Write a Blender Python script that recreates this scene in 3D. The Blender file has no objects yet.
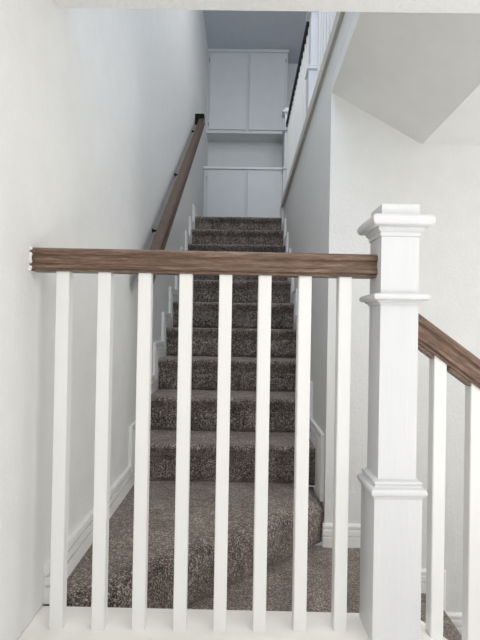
import bpy, bmesh, math, random
from mathutils import Vector, Matrix, noise
random.seed(7)
C = bpy.context.scene.collection
R = math.radians

# ------------------------------------------------------------------ materials
def newmat(name, rough=0.5):
    m = bpy.data.materials.new(name); m.use_nodes = True
    nt = m.node_tree; b = nt.nodes['Principled BSDF']
    b.inputs['Roughness'].default_value = rough
    return m, nt, b

def coord(nt, scale=(1, 1, 1)):
    g = nt.nodes.new('ShaderNodeNewGeometry')
    mp = nt.nodes.new('ShaderNodeMapping'); mp.inputs['Scale'].default_value = scale
    nt.links.new(g.outputs['Position'], mp.inputs['Vector'])
    return mp.outputs['Vector']

def noise_node(nt, vec, scale, detail=3, rough=0.5):
    n = nt.nodes.new('ShaderNodeTexNoise')
    n.inputs['Scale'].default_value = scale; n.inputs['Detail'].default_value = detail
    n.inputs['Roughness'].default_value = rough
    nt.links.new(vec, n.inputs['Vector'])
    return n.outputs['Fac']

def ramp(nt, fac, stops):
    r = nt.nodes.new('ShaderNodeValToRGB')
    e = r.color_ramp.elements
    e[0].position, e[0].color = stops[0][0], (*stops[0][1], 1)
    e[1].position, e[1].color = stops[-1][0], (*stops[-1][1], 1)
    for p, c in stops[1:-1]:
        k = e.new(p); k.color = (*c, 1)
    nt.links.new(fac, r.inputs['Fac'])
    return r.outputs['Color']

def bump(nt, b, h, strength, dist):
    n = nt.nodes.new('ShaderNodeBump')
    n.inputs['Strength'].default_value = strength; n.inputs['Distance'].default_value = dist
    nt.links.new(h, n.inputs['Height']); nt.links.new(n.outputs['Normal'], b.inputs['Normal'])

def paint(name, c, rough=0.5, bs=0.15, scale=90, var=0.02, grain=(1, 1, 1)):
    m, nt, b = newmat(name, rough)
    v = coord(nt, grain)
    f = noise_node(nt, v, scale * 0.15, 4)
    nt.links.new(ramp(nt, f, [(0.3, tuple(x * (1 - var) for x in c)), (0.7, tuple(min(1, x * (1 + var)) for x in c))]), b.inputs['Base Color'])
    bump(nt, b, noise_node(nt, v, scale, 3), bs, 0.004)
    return m

M = {}
M['wall'] = paint('wall_paint', (0.755, 0.755, 0.742), 0.62, 0.38, 80)
M['ceil'] = paint('ceiling_paint', (0.87, 0.87, 0.86), 0.7, 0.6, 75)
M['soffit'] = paint('soffit_paint', (0.81, 0.81, 0.795), 0.65, 0.3, 80)
M['ceil2'] = paint('upper_ceiling_dimmed', (0.60, 0.64, 0.69), 0.8, 0.3, 75)  # dim bluish light upstairs is put into this ceiling colour
M['trim'] = paint('trim_paint', (0.86, 0.855, 0.84), 0.38, 0.08, 60)
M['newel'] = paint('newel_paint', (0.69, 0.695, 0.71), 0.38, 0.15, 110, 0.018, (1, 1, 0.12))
M['balu'] = paint('baluster_paint', (0.79, 0.785, 0.765), 0.4, 0.08, 90, 0.015, (1, 1, 0.15))
M['sill'] = paint('sill_paint', (0.85, 0.83, 0.79), 0.42, 0.15, 60, 0.07, (0.4, 1.5, 1))
M['beam'] = paint('edge_trim_paint', (0.56, 0.55, 0.49), 0.5, 0.08, 60)
M['cab'] = paint('cabinet_paint', (0.66, 0.685, 0.68), 0.45, 0.06, 60)
M['cabdoor'] = paint('cabinet_door_paint', (0.68, 0.695, 0.69), 0.4, 0.05, 60)
M['caulk'] = paint('caulk', (0.88, 0.88, 0.87), 0.5, 0.6, 200)
M['vinyl'] = paint('lower_room_floor', (0.78, 0.75, 0.70), 0.5, 0.1, 30)
m, nt, b = newmat('black_metal', 0.8); b.inputs['Specular IOR Level'].default_value = 0.15; b.inputs['Base Color'].default_value = (0.008, 0.008, 0.009, 1); M['black'] = m
m, nt, b = newmat('hinge_metal', 0.3); b.inputs['Base Color'].default_value = (0.35, 0.34, 0.32, 1); b.inputs['Metallic'].default_value = 0.9; M['hinge'] = m

def wood(name, dark, mid, light, axis_scale, rough=0.42):
    m, nt, b = newmat(name, rough)
    tc = nt.nodes.new('ShaderNodeTexCoord')
    mp = nt.nodes.new('ShaderNodeMapping'); mp.inputs['Scale'].default_value = axis_scale
    nt.links.new(tc.outputs['Object'], mp.inputs['Vector'])
    v = mp.outputs['Vector']
    f1 = noise_node(nt, v, 14, 6, 0.65)
    f2 = noise_node(nt, v, 60, 4, 0.7)
    mx = nt.nodes.new('ShaderNodeMath'); mx.operation = 'MULTIPLY_ADD'
    mx.inputs[1].default_value = 0.45
    nt.links.new(f2, mx.inputs[0])
    ml = nt.nodes.new('ShaderNodeMath'); ml.operation = 'MULTIPLY'; ml.inputs[1].default_value = 0.55
    nt.links.new(f1, ml.inputs[0]); nt.links.new(ml.outputs[0], mx.inputs[2])
    nt.links.new(ramp(nt, mx.outputs[0], [(0.36, dark), (0.5, mid), (0.66, light)]), b.inputs['Base Color'])
    bump(nt, b, mx.outputs[0], 0.25, 0.003)
    return m
# rails are modelled with their length along local X
WD = ((0.032, 0.017, 0.011), (0.140, 0.079, 0.051), (0.32, 0.21, 0.15))
M['wood'] = wood('walnut_stained_wood', *WD, (0.9, 14, 14))
M['woodwall'] = wood('shaded_rail_wood', (0.020, 0.011, 0.007), (0.078, 0.044, 0.028), (0.17, 0.105, 0.072), (0.9, 14, 14), 0.5)  # darker copy of the rail wood, shade on the wall handrail painted in
M['wooddark'] = wood('near_black_wood', (0.006, 0.005, 0.005), (0.010, 0.008, 0.008), (0.016, 0.012, 0.011), (0.9, 14, 14), 0.6)  # near black tones for the upper guard handrail

def carpet(name, c0, c1, c2):
    m, nt, b = newmat(name, 0.95)
    b.inputs['Specular IOR Level'].default_value = 0.1
    b.inputs['Sheen Tint'].default_value = (1.0, 0.88, 0.8, 1); b.inputs['Sheen Weight'].default_value = 0.5; b.inputs['Sheen Roughness'].default_value = 0.5
    v = coord(nt)
    fine = noise_node(nt, v, 190, 2, 0.7)
    mid = noise_node(nt, v, 60, 3, 0.6)
    big = noise_node(nt, v, 9, 3, 0.6)
    a = nt.nodes.new('ShaderNodeMath'); a.operation = 'MULTIPLY_ADD'; a.inputs[1].default_value = 0.62
    a2 = nt.nodes.new('ShaderNodeMath'); a2.operation = 'MULTIPLY_ADD'; a2.inputs[1].default_value = 0.22
    a3 = nt.nodes.new('ShaderNodeMath'); a3.operation = 'MULTIPLY'; a3.inputs[1].default_value = 0.16
    nt.links.new(big, a3.inputs[0]); nt.links.new(mid, a2.inputs[0]); nt.links.new(a3.outputs[0], a2.inputs[2])
    nt.links.new(fine, a.inputs[0]); nt.links.new(a2.outputs[0], a.inputs[2])
    nt.links.new(ramp(nt, a.outputs[0], [(0.40, c0), (0.51, c1), (0.62, c2)]), b.inputs['Base Color'])
    bump(nt, b, a.outputs[0], 1.0, 0.012)
    return m
M['carpet'] = carpet('taupe_carpet', (0.022, 0.017, 0.015), (0.145, 0.118, 0.103), (0.60, 0.52, 0.46))

# ------------------------------------------------------------------ helpers
def bx(bm, x0, x1, y0, y1, z0, z1, bev=0):
    vs = [bm.verts.new(p) for p in ((x0, y0, z0), (x1, y0, z0), (x1, y1, z0), (x0, y1, z0), (x0, y0, z1), (x1, y0, z1), (x1, y1, z1), (x0, y1, z1))]
    fs = [bm.faces.new([vs[i] for i in q]) for q in ((3, 2, 1, 0), (4, 5, 6, 7), (0, 1, 5, 4), (1, 2, 6, 5), (2, 3, 7, 6), (3, 0, 4, 7))]
    if bev:
        es = list({e for f in fs for e in f.edges})
        bmesh.ops.bevel(bm, geom=es, offset=bev, segments=2, affect='EDGES', profile=0.5)

def prism(bm, pts, axis, a, b):
    """closed polygon pts (2-D) extruded along axis from a to b"""
    def P(p, t):
        if axis == 'x': return (t, p[0], p[1])
        if axis == 'y': return (p[0], t, p[1])
        return (p[0], p[1], t)
    v0 = [bm.verts.new(P(p, a)) for p in pts]; v1 = [bm.verts.new(P(p, b)) for p in pts]
    n = len(pts)
    bm.faces.new(v0); bm.faces.new(v1[::-1])
    for i in range(n):
        bm.faces.new((v0[i], v1[i], v1[(i + 1) % n], v0[(i + 1) % n]))

def obj(name, bm, mat, parent=None, smooth=False):
    bmesh.ops.recalc_face_normals(bm, faces=bm.faces[:])
    me = bpy.data.meshes.new(name); bm.to_mesh(me); bm.free()
    me.materials.append(mat if not isinstance(mat, str) else M[mat])
    if smooth:
        for p in me.polygons: p.use_smooth = True
    o = bpy.data.objects.new(name, me); C.objects.link(o)
    if parent: o.parent = parent
    return o

def smooth_by_angle(o, ang=35):
    me = o.data
    for p in me.polygons: p.use_smooth = True
    bm = bmesh.new(); bm.from_mesh(me)
    for e in bm.edges:
        if len(e.link_faces) == 2 and e.calc_face_angle(0) > R(ang): e.smooth = False
    bm.to_mesh(me); bm.free()

def tag(o, label, cat, group=None):
    o['label'] = label; o['category'] = cat
    if group: o['group'] = group
    return o

def thing(name, label, cat, loc=(0, 0, 0), rot=(0, 0, 0), group=None):
    o = bpy.data.objects.new(name, None); C.objects.link(o)
    o.location = loc; o.rotation_euler = rot; o.empty_display_size = 0.1
    return tag(o, label, cat, group)

def struct(name, bm, mat):
    o = obj(name, bm, mat); o['kind'] = 'structure'; return o

def skewx(o):
    for v in o.data.vertices:
        if v.co.y > 1.9: v.co.x += -0.009 + 0.012 * (v.co.y - 2.015) / 2.6
        else: v.co.x -= 0.009
    return o

def sbox(name, mat, *a, bev=0):
    bm = bmesh.new(); bx(bm, *a, bev=bev); return struct(name, bm, mat)

# ------------------------------------------------------------------ dimensions
XL, XR = -0.507, 0.36          # stairwell walls
YF = 2.015                     # wall facing the viewer beside the stairs
Y1, T, RI = 2.248, 0.2659, 0.18
ZU = 0.18 + 10 * RI            # upper floor 1.98
YTOP = Y1 + 9 * T
YW = 6.24                      # far wall upstairs
ZC = 4.37                      # upper ceiling
YH = 1.245                     # far edge of lower ceiling
ZL = 1.73                      # lower ceiling
ZB = -0.72                     # lower room floor
XE = 2.6
YB = -6.5

# ------------------------------------------------------------------ setting
sbox('wall_left', 'wall', XL - 0.12, XL, YB, YW + 0.12, ZB, ZC + 0.1)
bm = bmesh.new()
bx(bm, XR, XR + 0.115, YF, 4.62, -0.3, 2.125)                                 # wall on the right of the stairs
bx(bm, XR, XR + 0.115, YH, YF, 1.962, 2.125)
skewx(struct('wall_right', bm, 'wall'))
sbox('wall_far', 'wall', XR + 0.106, XE, YF, YF + 0.12, ZB, 1.95)
sbox('wall_back', 'wall', XL - 0.12, XE + 0.12, YW, YW + 0.12, 1.7, ZC + 0.1)
sbox('wall_stairhall_side', 'wall', XE, XE + 0.12, YB, YF, ZB, 1.95)
sbox('wall_upper_hall', 'wall', 1.7, 1.82, 0.4, YW, ZU, ZC)
sbox('wall_upper_front', 'wall', XL, 1.7, 0.4, 0.5, ZU, ZC)
bm = bmesh.new()                                                             # wall behind the viewer with a window opening
bx(bm, XL, XE, YB - 0.12, YB, ZB, -0.35); bx(bm, XL, XE, YB - 0.12, YB, 1.5, ZL)
bx(bm, XL, -0.3, YB - 0.12, YB, -0.35, 1.5); bx(bm, 2.2, XE, YB - 0.12, YB, -0.35, 1.5)
struct('wall_window_side', bm, 'wall')
# ceilings
sbox('ceiling', 'ceil', XL, XE, YB, YH, ZL, 1.97)
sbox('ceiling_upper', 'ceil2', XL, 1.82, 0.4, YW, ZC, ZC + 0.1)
bm = bmesh.new()                                                             # boxed ceiling over the lower flight with a sloping left side
prism(bm, [(XR - 0.009, 1.902), (0.735, 1.688), (XE, 1.682), (XE, 1.96), (XR - 0.009, 1.96)], 'y', YH, YF)
struct('ceiling_over_lower_stairs', bm, 'soffit')
# floors
sbox('floor_lower_room', 'vinyl', XL, XE, YB, YF, ZB - 0.1, ZB)
bm = bmesh.new()
bx(bm, XR + 0.116, 1.7, YH, 4.62, 1.965, ZU)
bx(bm, XR, 1.7, 4.62, YW, 1.8, ZU)
bx(bm, XL, XR, YTOP + 0.16, YW, 1.8, ZU)
bx(bm, XL, 1.7, 0.5, YH - 0.002, 1.972, ZU)
struct('floor_upper_hall', bm, 'carpet')

def wobble(bm, amp, seed=0, keep=lambda v: False):
    for v in bm.verts:
        if keep(v): continue
        n = noise.noise_vector(Vector((v.co.x * 14 + seed, v.co.y * 14, v.co.z * 14)))
        k = noise.noise_vector(Vector((v.co.x * 70 + seed, v.co.y * 70, v.co.z * 70)))
        v.co += n * amp + k * amp * 0.5

def gridbox_top(bm, x0, x1, y0, y1, z, nx, ny, zb):
    vs = [[bm.verts.new((x0 + (x1 - x0) * i / nx, y0 + (y1 - y0) * j / ny, z)) for i in range(nx + 1)] for j in range(ny + 1)]
    for j in range(ny):
        for i in range(nx):
            bm.faces.new((vs[j][i], vs[j][i + 1], vs[j + 1][i + 1], vs[j + 1][i]))

# landing floor
bm = bmesh.new()
gridbox_top(bm, XL, 0.50, 1.235, YF, 0.0, 80, 60, -0.05)
wobble(bm, 0.0025)
bx(bm, XL, 0.50, 1.235, YF, -0.1, -0.006)
lf = struct('floor', bm, 'carpet')
for p in lf.data.polygons: p.use_smooth = True

# ------------------------------------------------------------------ carpeted steps
def step_profile(y, z0, z1, yend):
    """(y,z) of one carpet covered riser, rounded nosing and tread"""
    r = 0.017
    pts = [(y + 0.016, z0 - 0.002), (y + 0.006, z0 + 0.007), (y + 0.001, z0 + 0.018)]
    for k in range(1, 6): pts.append((y, z0 + 0.02 + (z1 - z0 - 0.075) * k / 5))
    cy, cz = y - 0.006, z1 - r - 0.001
    pts.append((y - 0.012, z1 - 0.046))
    for a in range(200, 80, -15):
        pts.append((cy + math.cos(R(a)) * 0.02, cz + math.sin(R(a)) * r))
    for k in range(1, 13):
        pts.append((cy + (yend - cy) * k / 12, z1))
    return pts

def step_mesh(prof, x0, x1, axis='y', n=90, seed=0):
    bm = bmesh.new(); cols = []
    for i in range(n + 1):
        t = x0 + (x1 - x0) * i / n
        cols.append([bm.verts.new((t, p[0], p[1]) if axis == 'y' else (p[0], t, p[1])) for p in prof])
    for i in range(n):
        for j in range(len(prof) - 1):
            bm.faces.new((cols[i][j], cols[i][j + 1], cols[i + 1][j + 1], cols[i + 1][j]))
    wobble(bm, 0.0028, seed)
    # closed underside
    zb = min(p[1] for p in prof) - 0.010; ye = prof[-1][0]; yb = prof[0][0] + (0.006 if prof[-1][0] > prof[0][0] else -0.006)
    top = prof[-1][1] - 0.012
    poly = [(yb, zb), (yb, top), (ye, top), (ye, zb)]
    prism(bm, poly, 'x' if axis == 'y' else 'y', x0, x1)
    return bm

def flat_normals(o):
    for p in o.data.polygons: p.use_smooth = True

main = thing('staircase', 'straight flight of taupe carpeted stairs rising between two walls from the winder step', 'stairs', (0, 1.3, 0))
def local(o, parent):
    o.parent = parent; o.matrix_parent_inverse = Matrix.Translation(-Vector(parent.location))
for k in range(1, 11):
    y = Y1 + (k - 1) * T; z0 = 0.18 + (k - 1) * RI; z1 = z0 + RI
    ye = y + T + 0.012 if k < 10 else y + 0.17
    o = obj('carpeted_step', step_mesh(step_profile(y, z0, z1, ye), XL + 0.008, XR - 0.010, seed=k * 3.1), 'carpet')
    flat_normals(o); local(o, main)
# winder step: triangular, its nosing runs diagonally from the wall corner to the sill
A = Vector((-0.507, 1.213)); B = Vector((0.345, 2.035)); d = (B - A).normalized(); nrm = Vector((d.y, -d.x))
bm = bmesh.new(); N = 90
prof = [(-0.020, -0.004), (-0.008, 0.006), (0.001, 0.020), (0.003, 0.06), (0.005, 0.09), (0.006, 0.115), (0.004, 0.135), (-0.003, 0.152), (-0.014, 0.166), (-0.030, 0.176), (-0.052, 0.180)]
cols = []
for i in range(N + 1):
    p = A + (B - A) * i / N
    endf = 1.0
    col = [bm.verts.new((min(p.x + nrm.x * q[0] * endf, 0.348), p.y + nrm.y * q[0] * endf, q[1])) for q in prof]
    f0 = p + nrm * (-0.052)
    for j in range(1, 31):
        yy = f0.y + (Y1 + 0.012 - f0.y) * j / 30
        col.append(bm.verts.new((min(f0.x, XR - 0.004), yy, 0.18)))
    cols.append(col)
for i in range(N):
    for j in range(len(cols[0]) - 1):
        bm.faces.new((cols[i][j], cols[i][j + 1], cols[i + 1][j + 1], cols[i + 1][j]))
bmesh.ops.remove_doubles(bm, verts=bm.verts[:], dist=0.0002)
wobble(bm, 0.0035, 5.5)
for v in bm.verts: v.co.y = max(v.co.y, 1.2405); v.co.x = max(v.co.x, XL + 0.004)
cl = lambda p: (max(XL + 0.002, p[0]), p[1])
prism(bm, [cl((-0.500, 1.31)), (XR - 0.030, 2.085), (XR - 0.022, Y1 + 0.01), (-0.500, Y1 + 0.01)], 'z', 0.0, 0.166)
o = obj('winder_step', bm, 'carpet'); flat_normals(o); local(o, main)
o['label'] = 'triangular carpeted winder step with diagonal rounded nosing'

low = thing('staircase', 'lower carpeted stairs going down to the right behind the thick white newel post', 'stairs', (0.5, 1.6, -0.1))
for k in range(4):
    # nosing k at x = xs, level -k*RI, tread behind it (towards -x)
    xs = 0.515 + 0.265 * k; z1 = -RI * k; z0 = z1 - RI
    pr = [(-(p[0]), p[1]) for p in step_profile(-xs, z0, z1, -xs + (0.265 if k else 0.03))]
    o = obj('carpeted_step', step_mesh(pr, 1.245, YF - 0.005, 'x', 60, seed=20 + k), 'carpet')
    flat_normals(o); local(o, low)

# ------------------------------------------------------------------ stepped skirting on the stair walls and plain skirting
LAY = [(0.0, 0.042, 0.017), (0.041, 0.049, 0.006), (0.048, 0.069, 0.016), (0.068, 0.077, 0.005), (0.076, 0.095, 0.014)]
def stepped(name, side, ext=0.0):
    """moulded skirting following every riser and tread: each moulding band is a mitred step line"""
    bm = bmesh.new()
    def corner_path(off, first_extra):
        pts = []
        if side < 0: pts.append((1.242, 0.18 + off))
        for k in range(1, 11):
            y = Y1 + (k - 1) * T - 0.0
            zl = 0.18 + (k - 1) * RI + off; zh = zl + RI
            yy = y - off - (first_extra if k == 1 else 0)
            if side > 0 and k == 1: pts.append((yy, 0.17))
            else: pts.append((yy, zl))
            pts.append((yy, zh))
        pts.append((Y1 + 9 * T + 0.25, ZU + off))
        return pts
    for (a, b_, th) in LAY:
        pa = corner_path(a, 0.0 if side < 0 else ext * 0.55); pb = corner_path(b_, ext)
        x0, x1 = (XL, XL + th) if side < 0 else (XR - th, XR)
        for i in range(len(pa) - 1):
            q = [pa[i], pa[i + 1], pb[i + 1], pb[i]]
            v0 = [bm.verts.new((x0, *p)) for p in q]; v1 = [bm.verts.new((x1, *p)) for p in q]
            bm.faces.new(v0); bm.faces.new(v1[::-1])
            for j in range(4): bm.faces.new((v0[j], v1[j], v1[(j + 1) % 4], v0[(j + 1) % 4]))
    return struct(name, bm, 'trim')
stepped('baseboard_left', -1)
skewx(stepped('baseboard_right', 1, 0.10))

BP = [(0, 0), (0.017, 0), (0.017, 0.040), (0.009, 0.043), (0.009, 0.047), (0.0155, 0.049), (0.0145, 0.068), (0.008, 0.071), (0.008, 0.076), (0.013, 0.078), (0.013, 0.087), (0.008, 0.094), (0, 0.095)]
bm = bmesh.new()
prism(bm, [(YF - p[0], p[1]) for p in BP], 'x', XR - 0.018, 0.515)
prism(bm, [(XR - 0.009 - p[0] * 0.6, p[1]) for p in BP], 'y', YF - 0.012, YF + 0.05)
for k in (1, 2, 3):
    xs = 0.515 + 0.265 * (k - 1); z = -RI * k
    prism(bm, [(YF - p[0], z + p[1]) for p in BP], 'x', xs + 0.0, xs + 0.265)
    prism(bm, [(xs + p[1] * 0.8, YF - p[0]) for p in BP], 'z', z, z + RI + 0.09)
prism(bm, [(YF - p[0], ZB + p[1]) for p in BP], 'x', 1.31, XE)
struct('baseboard_far', bm, 'trim')

# ------------------------------------------------------------------ sill, knee walls, floor edge trim
ANG = R(1.6)
def rl(x, y=0.0):       # point on the railing line, y across it
    c, s = math.cos(ANG), math.sin(ANG)
    return (x * c - y * s, 1.166 + x * s + y * c)
bm = bmesh.new()
bx(bm, XL, 0.425, 1.055, 1.238, 0.15, 0.179, bev=0.003)
o = struct('trim_1', bm, 'sill')
sbox('wall_knee', 'wall', XL, 0.43, 1.075, 1.232, ZB, 0.15)
bm = bmesh.new()
sl = 0.70
def zk(x): return 0.165 - (x - 0.43) * sl
prism(bm, [(0.425, ZB), (0.425, 0.15), (0.445, zk(0.445)), (1.60, zk(1.60)), (1.60, ZB)], 'y', 1.10, 1.235)
struct('wall_stair_side', bm, 'wall')
bm = bmesh.new()
prism(bm, [(0.425, 0.150), (0.425, 0.179), (0.436, 0.178), (0.446, 0.172), (0.455, zk(0.455) + 0.022), (1.60, zk(1.60) + 0.022), (1.60, zk(1.60)), (0.44, zk(0.44))], 'y', 1.085, 1.24)
struct('trim_2', bm, 'sill')
bm = bmesh.new()
bx(bm, 0.336, XR, YH, 4.62, 2.070, 2.128, bev=0.002)
bx(bm, 0.348, XR + 0.13, YH, 4.62, 2.128, 2.140)
struct('trim_3', bm, 'beam')
sbox('trim_4', 'trim', 0.345, XR + 0.13, 4.60, 4.90, ZU, 2.135)      # white end block under the far newel

# ------------------------------------------------------------------ railings
# handrail profile: (across, up from the top), seen from the side: rounded top lip, hollow waist, lower lip, fillet
RP = [(-0.014, 0.0), (-0.022, -0.002), (-0.027, -0.006), (-0.0285, -0.011), (-0.0275, -0.016), (-0.0240, -0.019), (-0.0215, -0.022), (-0.0205, -0.028), (-0.0215, -0.034), (-0.024, -0.038),
      (-0.0275, -0.040), (-0.0285, -0.044), (-0.0275, -0.048), (-0.024, -0.050), (-0.020, -0.050), (-0.020, -0.056)]
RP = RP + [(-p[0], p[1]) for p in reversed(RP)]
def rail_mesh(name, x0, x1, parent, shear=0.0, mat='wood', k=1.0, prof=RP, nseg=1):
    bm = bmesh.new()
    a = [bm.verts.new((x0, p[0], p[1] * k + 0)) for p in prof]
    b_ = [bm.verts.new((x1, p[0], p[1] * k - shear * (x1 - x0))) for p in prof]
    bm.faces.new(a); bm.faces.new(b_[::-1])
    n = len(prof)
    for i in range(n): bm.faces.new((a[i], b_[i], b_[(i + 1) % n], a[(i + 1) % n]))
    o = obj(name, bm, mat, parent); smooth_by_angle(o, 28)
    return o
BW = 0.0155
def baluster(parent, x, z0, z1, shear=0.0, mat='balu'):
    bm = bmesh.new()
    v = []
    for (zz, s) in ((z0, 1), (z1, 1)):
        for (a, b_) in ((-1, -1), (1, -1), (1, 1), (-1, 1)):
            v.append(bm.verts.new((x + a * BW, b_ * BW, zz - shear * a * BW)))
    for q in ((3, 2, 1, 0), (4, 5, 6, 7), (0, 1, 5, 4), (1, 2, 6, 5), (2, 3, 7, 6), (3, 0, 4, 7)): bm.faces.new([v[i] for i in q])
    es = [e for e in bm.edges if abs(e.verts[0].co.z - e.verts[1].co.z) > 0.2]
    bmesh.ops.bevel(bm, geom=es, offset=0.0015, segments=2, affect='EDGES')
    return obj('baluster', bm, mat, parent)

ZR = 1.085
rail = thing('stair_railing', 'level railing of eight white balusters under a brown handrail in front of the stairs', 'railing', (0, 1.166, 0), (0, 0, ANG))
o = rail_mesh('handrail', -0.512, 0.3200, rail); o.location.z = ZR
for x in (-0.4343, -0.3355, -0.2397, -0.1417, -0.0459, 0.0486, 0.1455, 0.2424):
    baluster(rail, x, 0.179, ZR - 0.054)
# ragged bead of white caulk where the handrail dies into the wall
bm = bmesh.new()
for i in range(9):
    z = ZR - 0.004 - i * 0.0062
    bmesh.ops.create_icosphere(bm, subdivisions=2, radius=0.0038 + 0.0014 * random.random(), matrix=Matrix.Translation((XL + 0.0005, -0.0265 + 0.003 * math.sin(i * 1.3), z)))
co = obj('caulk_bead', bm, 'caulk', rail, True); co['label'] = 'ragged white caulk at the wall end of the rail'

lrail = thing('stair_railing', 'sloping railing going down right from the thick newel post, brown handrail over white balusters', 'railing', (0, 1.166, 0), (0, 0, ANG))
SH = 0.72
RA = math.atan(SH)
o = rail_mesh('handrail', -0.004, 1.30, lrail, k=1.05); o.location = (0.402, 0, 0.956 + 0.003); o.rotation_euler = (0, RA, 0)
xs_ = [0.4763 + i * 0.0905 for i in range(11)]
for x in xs_:
    baluster(lrail, x, zk(x) + 0.02, 0.957 - SH * (x - 0.402) - 0.070, shear=SH)
for x0_, x1_ in zip([0.402] + [x + 0.022 for x in xs_[:-1]], [x - BW for x in xs_]):
    # wooden spacer under the rail, standing proud of it between two balusters
    bm = bmesh.new()
    zt = lambda x: 0.957 - SH * (x - 0.402) - 0.069
    q = [(x0_, zt(x0_)), (x1_, zt(x1_)), (x1_, zt(x1_) - 0.011), (x0_, zt(x0_) - 0.011)]
    prism(bm, q, 'y', -0.015, 0.015)
    obj('spacer', bm, 'wood', lrail)

def ring_post(parent, name, levels, mat='newel', bevel_smooth=True):
    """square post section lofted through (half width, z) levels"""
    bm = bmesh.new(); prev = None
    for (h, z) in levels:
        cur = [bm.verts.new((a * h, b_ * h, z)) for a, b_ in ((-1, -1), (1, -1), (1, 1), (-1, 1))]
        if prev:
            for i in range(4): bm.faces.new((prev[i], prev[(i + 1) % 4], cur[(i + 1) % 4], cur[i]))
        else: bm.faces.new(cur[::-1])
        prev = cur
    bm.faces.new(prev)
    o = obj(name, bm, mat, parent); smooth_by_angle(o, 40)
    return o
def torus(h0, h1, z0, z1, n=8):
    """half round bulging from h0 to h1 between two heights"""
    out = []
    for i in range(n + 1):
        a = math.pi * i / n
        out.append((h0 + (h1 - h0) * math.sin(a), z0 + (z1 - z0) * (1 - math.cos(a)) / 2))
    return out

def newel(label, x, y, zb, zboxcap, zcollar, zcap, group=None, rot=0.0, name='newel_post', mat='newel'):
    """zboxcap: top of box moulding, zcollar: top of collar, zcap: top of the round edged cap"""
    t = thing(name, label, 'post', (x, y, zb), (0, 0, rot), group)
    L = lambda lv: [(h, z - zb) for h, z in lv]
    ring_post(t, 'box_base', L([(0.0555, zb), (0.0555, zboxcap - 0.036)]), mat)
    zc = zboxcap
    ring_post(t, 'box_moulding', L([(0.0555, zc - 0.044), (0.057, zc - 0.042), (0.058, zc - 0.037)] + torus(0.058, 0.0645, zc - 0.037, zc - 0.019) +
              [(0.0535, zc - 0.014), (0.0535, zc - 0.012)] + torus(0.052, 0.0555, zc - 0.012, zc - 0.004) + [(0.0465, zc)]), mat)
    ring_post(t, 'shaft', L([(0.0445, zc - 0.01), (0.0445, zcap - 0.035)]), mat)
    c = zcollar
    ring_post(t, 'collar_moulding', L([(0.0445, c - 0.027), (0.0475, c - 0.025), (0.0490, c - 0.021), (0.0535, c - 0.020), (0.0535, c - 0.016)] + torus(0.057, 0.0655, c - 0.016, c) + [(0.0445, c + 0.0005)]), mat)
    c = zcap
    ring_post(t, 'cap', L([(0.0445, c - 0.050), (0.0475, c - 0.048), (0.0475, c - 0.040), (0.050, c - 0.038), (0.0535, c - 0.034), (0.0545, c - 0.028)] + torus(0.061, 0.0715, c - 0.028, c) + [(0.0445, c + 0.0005), (0.0445, c + 0.026), (0.043, c + 0.0275)]), mat)
    return t
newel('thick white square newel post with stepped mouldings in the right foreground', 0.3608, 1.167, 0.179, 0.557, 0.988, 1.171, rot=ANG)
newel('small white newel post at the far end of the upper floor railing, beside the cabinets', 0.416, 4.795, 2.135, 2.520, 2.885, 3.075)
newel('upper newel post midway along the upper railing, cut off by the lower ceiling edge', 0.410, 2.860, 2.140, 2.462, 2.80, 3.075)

# upper floor guard rail, runs along Y
ur = thing('stair_railing', 'upper floor guard railing of close white balusters under a near black handrail', 'railing', (0.410, 0, 0), (0, 0, R(90)))
for (a, b_) in ((1.6, 2.815), (2.905, 4.75)):
    o = rail_mesh('handrail', a, b_, ur, mat='wooddark'); o.location.z = 2.965
y = 1.68
while y < 4.72:
    if abs(y - 2.86) > 0.06: baluster(ur, y, 2.14, 2.912)
    y += 0.094

# ------------------------------------------------------------------ handrail on the left wall
HW = thing('wall_handrail', 'long brown wooden handrail sloping up the left wall on small black brackets', 'handrail', (-0.4425, 2.1, 1.12))
y0, z0_, y1_, z1_ = 2.08, 1.105, 4.63, 2.94
L_ = math.hypot(y1_ - y0, z1_ - z0_)
bm = bmesh.new()
WP = [(-0.0235, 0.0), (0.020, 0.0), (0.0275, -0.006), (0.0275, -0.028), (0.020, -0.032), (0.020, -0.044), (0.0275, -0.048), (0.0275, -0.064), (0.022, -0.070), (-0.020, -0.070), (-0.0235, -0.066)]
a = [bm.verts.new((0, -p[0], p[1])) for p in WP]; b_ = [bm.verts.new((L_, -p[0], p[1])) for p in WP]
bm.faces.new(a); bm.faces.new(b_[::-1])
for i in range(len(WP)): bm.faces.new((a[i], b_[i], b_[(i + 1) % len(WP)], a[(i + 1) % len(WP)]))
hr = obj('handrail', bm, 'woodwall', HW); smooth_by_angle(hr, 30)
e = Vector((y1_ - y0, z1_ - z0_)).normalized()
mt = Matrix(((0, -1, 0, 0), (e.x, 0, -e.y, 0), (e.y, 0, e.x, 0), (0, 0, 0, 1)))
hr.matrix_local = Matrix.Translation((0, y0 - 2.1, z0_ - 1.12)) @ mt
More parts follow.
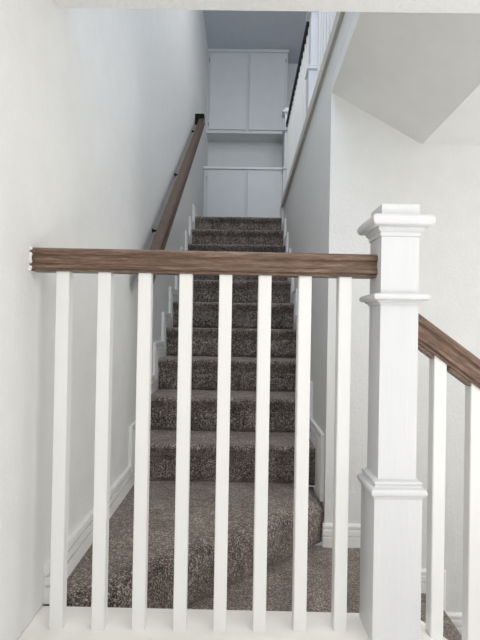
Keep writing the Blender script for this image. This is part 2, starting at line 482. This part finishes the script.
def bracket(yy):
    zt = z0_ + (yy - y0) * e.y / e.x - 0.090
    t = bmesh.new()
    bmesh.ops.create_cone(t, cap_ends=True, segments=20, radius1=0.012, radius2=0.010, depth=0.006, matrix=Matrix.Translation((XL + 0.003, yy, zt + 0.036)) @ Matrix.Rotation(R(90), 4, 'Y'))
    pts = [Vector((XL + 0.004, yy, zt + 0.036)), Vector((XL + 0.022, yy, zt + 0.034)), Vector((XL + 0.030, yy, zt + 0.016)), Vector((XL + 0.034, yy, zt - 0.012)), Vector((-0.4425, yy, zt - 0.008))]
    for p, q in zip(pts, pts[1:]):
        dd = q - p; mid = (p + q) / 2
        bmesh.ops.create_cone(t, cap_ends=True, segments=12, radius1=0.0065, radius2=0.0065, depth=dd.length + 0.006, matrix=Matrix.Translation(mid) @ dd.to_track_quat('Z', 'Y').to_matrix().to_4x4())
    bx(t, -0.456, -0.428, yy - 0.028, yy + 0.028, zt - 0.006, zt + 0.001)
    o = obj('bracket', t, 'black'); local(o, HW)
for yy in (2.60, 3.365, 4.365): bracket(yy)
bm = bmesh.new()
bx(bm, XL, -0.419, 4.60, 4.66, 2.875, 2.965, bev=0.003)
o = obj('end_return', bm, 'black'); local(o, HW); o['label'] = 'black square end piece returning to the wall'

# ------------------------------------------------------------------ built in cupboards upstairs
def door(parent, x0, x1, y, z0, z1, hinge_side):
    bm = bmesh.new(); bx(bm, x0, x1, y - 0.018, y, z0, z1, bev=0.003)
    dd = obj('door', bm, 'cabdoor'); local(dd, parent)
    for zz in (z0 + 0.07, z1 - 0.07):
        hx = x0 - 0.006 if hinge_side < 0 else x1 + 0.006
        h = bmesh.new(); bx(h, hx - 0.006, hx + 0.006, y - 0.012, y - 0.001, zz - 0.02, zz + 0.02)
        ho = obj('hinge', h, 'hinge'); ho.parent = dd
YU, YLc = 5.94, 5.64
uc = thing('wall_cabinet', 'upper built-in white cupboard with two tall doors reaching the ceiling above the niche', 'cabinet', (0, 6.1, 3.34))
XC = 0.487
bm = bmesh.new(); bx(bm, XL, XC, YU, YW, 3.335, ZC - 0.001)
o = obj('body', bm, 'cab'); local(o, uc)
bm = bmesh.new(); bx(bm, XL, XC + 0.012, YU - 0.016, YU, ZC - 0.035, ZC - 0.001)
o = obj('crown_strip', bm, 'cab'); local(o, uc)
bm = bmesh.new(); bx(bm, XL, XC + 0.012, YU - 0.012, YU, 3.322, 3.345)
o = obj('bottom_strip', bm, 'cab'); local(o, uc)
door(uc, -0.478, -0.020, YU, 3.365, 4.305, -1); door(uc, 0.016, 0.458, YU, 3.365, 4.305, 1)
bm = bmesh.new(); bx(bm, XC - 0.03, XC - 0.012, YU + 0.02, YW, 2.80, 3.335)
o = obj('side_panel', bm, 'cab'); local(o, uc)
lc = thing('base_cabinet', 'lower built-in white cupboard with two doors at the top of the stairs', 'cabinet', (0, 5.9, ZU))
bm = bmesh.new(); bx(bm, XL + 0.002, XC, YLc, YW - 0.004, ZU + 0.001, 2.775)
o = obj('body', bm, 'cab'); local(o, lc)
door(lc, -0.462, -0.022, YLc, 2.06, 2.745, -1); door(lc, 0.012, 0.44, YLc, 2.06, 2.745, 1)
bm = bmesh.new(); bx(bm, XL, XC + 0.012, YLc - 0.022, YW, 2.775, 2.80, bev=0.004)
ct = obj('countertop', bm, 'trim'); tag(ct, 'thin white shelf top over the lower cupboard, under the niche', 'countertop')

# ------------------------------------------------------------------ light
def area(name, loc, rot, sx, sy, power, col):
    l = bpy.data.lights.new(name, 'AREA'); l.shape = 'RECTANGLE'; l.size = sx; l.size_y = sy; l.energy = power; l.color = col
    o = bpy.data.objects.new(name, l); C.objects.link(o); o.location = loc; o.rotation_euler = rot
    return o
area('window_daylight', (0.95, YB + 0.02, 0.55), (R(90), 0, 0), 2.8, 2.0, 24, (0.985, 0.99, 1.0))
area('side_fill', (XE - 0.02, -1.1, 0.4), (0, R(90), 0), 1.9, 3.0, 18, (0.97, 0.985, 1.0))  # added fill from the right for the left wall, no window there
area('landing_fill', (XE - 0.02, 1.5, 0.75), (0, R(90), 0), 1.3, 0.8, 15, (1.0, 0.99, 0.97))  # added fill to brighten landing and carpet, the wall has no opening
area('room_overhead_fill', (0.6, -0.1, ZL - 0.02), (0, 0, 0), 1.6, 1.4, 11.5, (1.0, 0.985, 0.965))  # added overhead fill for sill and foreground, no fixture modelled
area('upward_fill', (1.3, -0.4, 0.2), (R(180), 0, 0), 0.9, 0.9, 19, (1.0, 0.985, 0.965))  # unseen upward fill behind the camera, added to brighten the ceiling
area('upper_hall_daylight', (1.66, 3.0, 3.3), (0, R(90), 0), 1.4, 2.2, 18, (0.93, 0.96, 1.0))
area('upper_window_daylight', (0.1, 0.56, 3.4), (R(80), 0, 0), 1.0, 1.0, 29, (0.68, 0.81, 1.0))
area('stairwell_overhead_fill', (-0.05, 2.7, ZC - 0.03), (0, 0, 0), 0.6, 2.0, 17, (1.0, 0.97, 0.92))  # fill added above the stairs to lift treads and walls, no fixture
w = bpy.data.worlds.new('World'); bpy.context.scene.world = w; w.use_nodes = True
w.node_tree.nodes['Background'].inputs[0].default_value = (0.8, 0.88, 1, 1)
w.node_tree.nodes['Background'].inputs[1].default_value = 1.0

# ------------------------------------------------------------------ camera
H = 0.90; ROLL = R(1.0); YAW = math.atan(-4 / 480); PITCH = R(0.5)
fw = Vector((math.sin(YAW) * math.cos(PITCH), math.cos(YAW) * math.cos(PITCH), math.sin(PITCH)))
r0 = Vector((math.cos(YAW), -math.sin(YAW), 0)); u0 = r0.cross(fw)
rr = r0 * math.cos(ROLL) + u0 * math.sin(ROLL); uu = -r0 * math.sin(ROLL) + u0 * math.cos(ROLL)
cd = bpy.data.cameras.new('camera'); cam = bpy.data.objects.new('camera', cd); C.objects.link(cam)
mw = Matrix(((rr.x, uu.x, -fw.x, 0), (rr.y, uu.y, -fw.y, 0), (rr.z, uu.z, -fw.z, H), (0, 0, 0, 1)))
cam.matrix_world = mw
cd.sensor_fit = 'VERTICAL'; cd.sensor_height = 24.0; cd.lens = 24.0 * 480 / 640
cd.shift_y = 4.5 / 640; cd.clip_start = 0.02
bpy.context.scene.camera = cam
vs = bpy.context.scene.view_settings
vs.view_transform = 'Standard'; vs.look = 'None'; vs.gamma = 1; vs.use_curve_mapping = False
vs.exposure = 0.06
